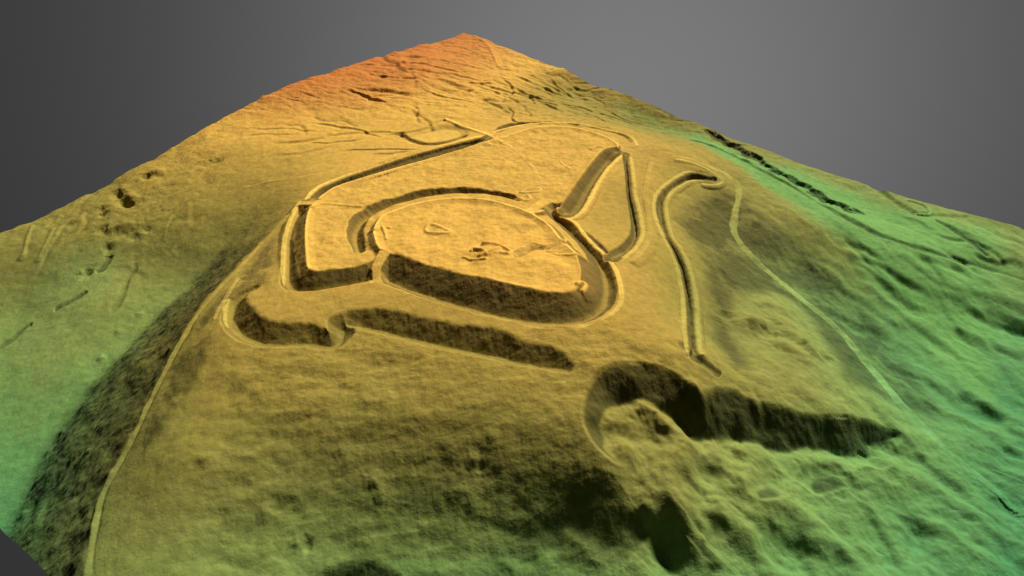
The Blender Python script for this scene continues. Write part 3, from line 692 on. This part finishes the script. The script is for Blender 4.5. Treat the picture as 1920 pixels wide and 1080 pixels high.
creases(12, (60, 400, 330, 520), 0.9, 0.25, 50, 0.6, 1.6)
creases(14, (1450, 420, 1880, 640), -0.6, 0.15, 70, 1.0, 3.6)
creases(12, (1550, 350, 1860, 480), -0.6, 0.15, 60, 1.0, 2.4)
creases(12, (1550, 680, 1850, 930), -0.95, 0.2, 55, 1.1, 4.5)
creases(14, (1220, 880, 1640, 1050), -0.7, 0.4, 40, 1.2, 4.0)
# shade painted over the steep flanks, broken into patches
patch = sst(-0.42, 0.05, fbm(X, Y, 24, 5, 0.6, 71.0))
gsl = np.hypot(np.gradient(Z, ga, axis=0), np.gradient(Z, gb, axis=1))
SLOPE_SHADE[WL.sl] = np.maximum(SLOPE_SHADE[WL.sl], 0.92 * face_l * (0.6 + 0.4 * patch[WL.sl]) * (1 - WORN_LIT[WL.sl]))
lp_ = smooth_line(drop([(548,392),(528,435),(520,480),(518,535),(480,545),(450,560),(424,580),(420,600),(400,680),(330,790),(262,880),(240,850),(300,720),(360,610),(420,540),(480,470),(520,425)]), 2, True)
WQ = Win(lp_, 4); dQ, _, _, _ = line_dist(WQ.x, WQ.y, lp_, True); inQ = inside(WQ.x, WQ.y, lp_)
SLOPE_SHADE[WQ.sl] = np.maximum(SLOPE_SHADE[WQ.sl], 0.8 * inQ * sst(0, 8, dQ) * patch[WQ.sl] * (1 - WORN_LIT[WQ.sl]))
rp = smooth_line(drop([(1315,355),(1375,345),(1440,400),(1530,470),(1640,570),(1720,680),(1800,810),(1720,790),(1620,740),(1540,700),(1560,690),(1540,650),(1480,560),(1420,560),(1380,580),(1395,640),(1440,700),(1400,715),(1330,660),(1312,560),(1300,470),(1262,420),(1258,380)]), 2, True)
WR = Win(rp, 4); dR, _, _, _ = line_dist(WR.x, WR.y, rp, True); inR = inside(WR.x, WR.y, rp)
SLOPE_SHADE[WR.sl] = np.maximum(SLOPE_SHADE[WR.sl], 0.9 * inR * sst(0, 14, dR) * (0.45 + 0.55 * patch[WR.sl]) * (1 - WORN_LIT[WR.sl]))
PAST = np.zeros(Z.shape); MEAD = np.zeros(Z.shape)
def field(arr, pts, soft, amt):
    p = smooth_line(drop(pts), 2, True); W = Win(p, 4); d, _, _, _ = line_dist(W.x, W.y, p, True); ins = inside(W.x, W.y, p)
    arr[W.sl] = np.maximum(arr[W.sl], amt * ins * sst(0, soft, d + 14 * fbm(W.x, W.y, 40, 5, 0.6, 17.0)))
field(PAST, [(1130,168),(1225,206),(1300,240),(1450,294),(1600,345),(1750,390),(1912,432),(1912,600),(1912,860),(1800,760),(1700,640),(1600,520),(1480,400),(1380,330),(1300,268),(1230,240),(1160,222)], 30, 0.85)
field(MEAD, [(4,475),(180,440),(300,425),(250,540),(205,640),(110,760),(30,832),(2,858)], 34, 0.75)
# fine ground texture over everything except the flat basin
spots([(92,850,2.4,1.3),(163,848,2.0,1.1),(118,812,2.0,1.1),(190,672,2.4,1.3),(236,682,2.4,1.3),(205,889,2,1.1),(44,968,2.4,1.3),(222,622,2,1),(262,590,2,1),(252,738,2.4,1.3),(150,905,2,1.1),(318,655,2,1.1),(275,660,2,1.1),(70,905,2,1.1)])
tex = 0.24 * fbm(X, Y, 6.0, 4, 0.6, 41.0) + 0.62 * fbm(X, Y, 14.0, 3, 0.5, 46.0) * (1 - 0.45 * fortmask) + 0.2 * (1 - SLOPE_SHADE) * fbm(X * 0.3 + Y * 0.1, Y * 0.95 - X * 0.3, 7.0, 3, 0.55, 49.0) + 0.09 * fbm(X, Y, 2.2, 2, 0.6, 44.0)
Z += tex * (0.75 + 0.9 * SLOPE_SHADE) * np.where(ID == pond, 0.1, 1.0)

# ------------------------------------------------------------------ materials
def hill_material(name, shade_col, worn_lit_col, shade_amt, worn_lit_amt):
    m = bpy.data.materials.new(name); m.use_nodes = True
    t = m.node_tree; t.nodes.clear(); N = t.nodes.new; Lk = t.links.new
    o = N('ShaderNodeOutputMaterial'); b = N('ShaderNodeBsdfPrincipled')
    b.inputs['Roughness'].default_value = 0.95
    b.inputs['Specular IOR Level'].default_value = 0.08
    g = N('ShaderNodeNewGeometry'); s = N('ShaderNodeSeparateXYZ'); Lk(g.outputs['Position'], s.inputs[0])
    n1 = N('ShaderNodeTexNoise'); n1.inputs['Scale'].default_value = 0.03; n1.inputs['Detail'].default_value = 6; Lk(g.outputs['Position'], n1.inputs['Vector'])
    ma = N('ShaderNodeMath'); ma.operation = 'MULTIPLY_ADD'; ma.inputs[1].default_value = 7.0; Lk(n1.outputs['Fac'], ma.inputs[0])
    Lk(s.outputs['Z'], ma.inputs[2])
    mr = N('ShaderNodeMapRange'); mr.inputs['From Min'].default_value = -75 + 3.5; mr.inputs['From Max'].default_value = 30 + 3.5; Lk(ma.outputs[0], mr.inputs['Value'])
    cr = N('ShaderNodeValToRGB'); cr.color_ramp.interpolation = 'LINEAR'
    stops = [(-75,(.062,.212,.072)),(-63,(.112,.246,.070)),(-54,(.140,.256,.068)),(-46,(.172,.250,.062)),(-36,(.195,.224,.052)),(-26,(.202,.196,.043)),(-14,(.236,.196,.038)),(-4,(.292,.212,.038)),(4,(.375,.240,.042)),(9,(.530,.310,.053)),(13,(.590,.330,.056)),(20,(.500,.225,.042)),(27,(.470,.155,.031))]
    e = cr.color_ramp.elements
    while len(e) < len(stops): e.new(0.5)
    for k, (z, c) in enumerate(stops): e[k].position = (z + 75) / 105.0; e[k].color = (*c, 1)
    Lk(mr.outputs[0], cr.inputs['Fac'])
    def cover(name, colour, src):
        a = N('ShaderNodeAttribute'); a.attribute_name = name
        k = N('ShaderNodeMix'); k.data_type = 'RGBA'; Lk(a.outputs['Fac'], k.inputs['Factor']); Lk(src, k.inputs[6]); k.inputs[7].default_value = (*colour, 1)
        return k.outputs[2]
    sward = cover('meadow_cover', (0.205, 0.262, 0.066), cover('pasture_cover', (0.125, 0.285, 0.070), cr.outputs['Color']))
    # mottling of the sward
    n2 = N('ShaderNodeTexNoise'); n2.inputs['Scale'].default_value = 0.22; n2.inputs['Detail'].default_value = 8; n2.inputs['Roughness'].default_value = 0.65; Lk(g.outputs['Position'], n2.inputs['Vector'])
    m2 = N('ShaderNodeMapRange'); m2.inputs['From Min'].default_value = 0.3; m2.inputs['From Max'].default_value = 0.7; m2.inputs['To Min'].default_value = 0.80; m2.inputs['To Max'].default_value = 1.16; Lk(n2.outputs['Fac'], m2.inputs['Value'])
    mx = N('ShaderNodeVectorMath'); mx.operation = 'SCALE'; Lk(sward, mx.inputs[0]); Lk(m2.outputs[0], mx.inputs['Scale'])
    # slope shade painted into the base colour
    at1 = N('ShaderNodeAttribute'); at1.attribute_name = 'slope_shade'
    r1 = N('ShaderNodeMath'); r1.operation = 'MULTIPLY'; r1.inputs[1].default_value = shade_amt; Lk(at1.outputs['Fac'], r1.inputs[0])
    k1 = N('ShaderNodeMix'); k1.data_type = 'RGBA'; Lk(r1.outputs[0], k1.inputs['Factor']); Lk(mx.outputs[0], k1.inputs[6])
    dk = N('ShaderNodeVectorMath'); dk.operation = 'MULTIPLY'; dk.inputs[1].default_value = (0.34, 0.36, 0.40); Lk(mx.outputs[0], dk.inputs[0])  # darkened copy of the sward, standing in for shade
    rc_ = N('ShaderNodeMix'); rc_.data_type = 'RGBA'; rc_.inputs[7].default_value = (*shade_col, 1); Lk(dk.outputs[0], rc_.inputs[6])
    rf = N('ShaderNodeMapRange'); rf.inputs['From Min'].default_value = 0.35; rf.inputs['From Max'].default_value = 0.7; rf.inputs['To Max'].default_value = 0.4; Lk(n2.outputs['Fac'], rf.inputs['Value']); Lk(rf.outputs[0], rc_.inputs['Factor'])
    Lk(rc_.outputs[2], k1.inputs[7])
    # track wear and painted crest highlight
    at2 = N('ShaderNodeAttribute'); at2.attribute_name = 'worn_lit_cover'
    r2 = N('ShaderNodeMath'); r2.operation = 'MULTIPLY'; r2.inputs[1].default_value = worn_lit_amt; Lk(at2.outputs['Fac'], r2.inputs[0])
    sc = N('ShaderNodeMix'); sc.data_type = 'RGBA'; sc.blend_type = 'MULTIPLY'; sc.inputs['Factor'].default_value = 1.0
    Lk(mx.outputs[0], sc.inputs[6]); sc.inputs[7].default_value = (*worn_lit_col, 1)
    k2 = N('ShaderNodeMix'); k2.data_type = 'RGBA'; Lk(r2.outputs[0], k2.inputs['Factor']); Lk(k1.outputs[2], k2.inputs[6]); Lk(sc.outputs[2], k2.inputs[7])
    Lk(k2.outputs[2], b.inputs['Base Color'])
    n3 = N('ShaderNodeTexNoise'); n3.inputs['Scale'].default_value = 0.9; n3.inputs['Detail'].default_value = 5; Lk(g.outputs['Position'], n3.inputs['Vector'])
    bu = N('ShaderNodeBump'); bu.inputs['Strength'].default_value = 0.5; bu.inputs['Distance'].default_value = 0.4; Lk(n3.outputs['Fac'], bu.inputs['Height'])
    Lk(bu.outputs['Normal'], b.inputs['Normal'])
    Lk(b.outputs[0], o.inputs['Surface'])
    return m
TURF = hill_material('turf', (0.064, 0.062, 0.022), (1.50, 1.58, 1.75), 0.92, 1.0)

# ------------------------------------------------------------------ cut the surface into its objects
dza = np.gradient(Z, ga, axis=0); dzb = np.gradient(Z, gb, axis=1)
nx = -(dza * UA[0] + dzb * UB[0]); ny = -(dza * UA[1] + dzb * UB[1])
ln = np.sqrt(nx * nx + ny * ny + 1)
NRM = np.stack([nx / ln, ny / ln, 1 / ln], -1).reshape(-1, 3).astype(np.float32)
V = np.stack([X, Y, Z], -1).reshape(-1, 3).astype(np.float32)
RF = SLOPE_SHADE.ravel().astype(np.float32); WF = WORN_LIT.ravel().astype(np.float32); PF = PAST.ravel().astype(np.float32); MF = MEAD.ravel().astype(np.float32)
idx = np.arange(NA * NB).reshape(NA, NB)
quads = np.stack([idx[:-1, :-1], idx[1:, :-1], idx[1:, 1:], idx[:-1, 1:]], -1).reshape(-1, 4)
fid = ID[:-1, :-1].ravel()
col = scene.collection
def cut(name, sel, origin=None):
    q = quads[sel]
    u, inv = np.unique(q, return_inverse=True)
    inv = inv.reshape(-1, 4).astype(np.int32)
    v = V[u].copy()
    org = np.zeros(3, np.float32) if origin is None else np.asarray(origin, np.float32)
    v -= org
    me = bpy.data.meshes.new(name)
    me.vertices.add(len(v)); me.vertices.foreach_set('co', v.ravel())
    me.loops.add(inv.size); me.loops.foreach_set('vertex_index', inv.ravel())
    me.polygons.add(len(inv)); me.polygons.foreach_set('loop_start', np.arange(0, inv.size, 4, dtype=np.int32))
    me.update(calc_edges=True)
    me.polygons.foreach_set('use_smooth', np.ones(len(inv), bool))
    for nm, arr in (('slope_shade', RF), ('worn_lit_cover', WF), ('pasture_cover', PF), ('meadow_cover', MF)):
        a = me.attributes.new(nm, 'FLOAT', 'POINT'); a.data.foreach_set('value', arr[u])
    a = me.attributes.new('custom_normal', 'FLOAT_VECTOR', 'POINT'); a.data.foreach_set('vector', NRM[u].ravel())
    me.materials.append(TURF)
    o = bpy.data.objects.new(name, me); o.location = org; col.objects.link(o)
    return o
# loose scraps of a region fall back to the ground round them
F2 = ID[:-1, :-1].copy()
def keep_largest(F):
    changed = 0
    for i in range(1, len(THINGS) + 1):
        m = F == i
        if not m.any(): continue
        a = np.where(m.any(1))[0]; b = np.where(m.any(0))[0]
        i0, j0 = a[0], b[0]; w_ = m[i0:a[-1] + 1, j0:b[-1] + 1]
        lab = np.zeros(w_.shape, np.int32); comps = []; n = 0
        H, K = w_.shape
        for si, sj in zip(*np.where(w_)):
            if lab[si, sj]: continue
            n += 1; lab[si, sj] = n; stack = [(si, sj)]; c = 0
            while stack:
                y_, x_ = stack.pop(); c += 1
                for yy, xx in ((y_ + 1, x_), (y_ - 1, x_), (y_, x_ + 1), (y_, x_ - 1)):
                    if 0 <= yy < H and 0 <= xx < K and w_[yy, xx] and not lab[yy, xx]:
                        lab[yy, xx] = n; stack.append((yy, xx))
            comps.append(c)
        if n > 1:
            big_ = max(comps)
            for k, c in enumerate(comps):
                if c == big_: big_ = -1; continue
                if THINGS[i]['parent'] and c > 150:           # a part cut in two: the second piece is a part of its own
                    new = reg(THINGS[i]['name'], None, parent=THINGS[i]['parent'])
                else: new = 0
                F[i0:i0 + H, j0:j0 + K][lab == k + 1] = new; changed += 1
    return changed
keep_largest(F2)
fid = F2.ravel()
terrain = cut('terrain', fid == 0)
terrain['kind'] = 'structure'; terrain['label'] = 'rolling tan to green hillside and valley floor round the fort'
objs = {}
roots = [i for i, t in THINGS.items() if t['parent'] is None]
for i in roots:
    t = THINGS[i]
    kids = [k for k, u in THINGS.items() if u['parent'] == i and (fid == k).sum() > 5]
    own = int((fid == i).sum())
    allsel = np.isin(fid, kids + [i])
    if allsel.sum() < 6:
        print('empty', t['name'], t['label']); continue
    q = V[quads[allsel][:, 0]]; org = Vector((float(q[:, 0].mean()), float(q[:, 1].mean()), float(q[:, 2].min())))
    if kids:
        o = bpy.data.objects.new(t['name'], None); o.location = org; col.objects.link(o)
        o.empty_display_size = 0.5
        for k in kids:
            c = cut(THINGS[k]['name'], fid == k, org); c.parent = o; c.location = (0, 0, 0)
        if own > 5:
            c = cut('ground', fid == i, org); c.parent = o; c.location = (0, 0, 0)
    else:
        o = cut(t['name'], fid == i, org)
    if t['label']: o['label'] = t['label']
    if t['kind']: o['kind'] = t['kind']
    else: o['category'] = t['cat']
    objs[i] = o
print('tris', 2 * len(quads), 'objects', len(objs) + 1)
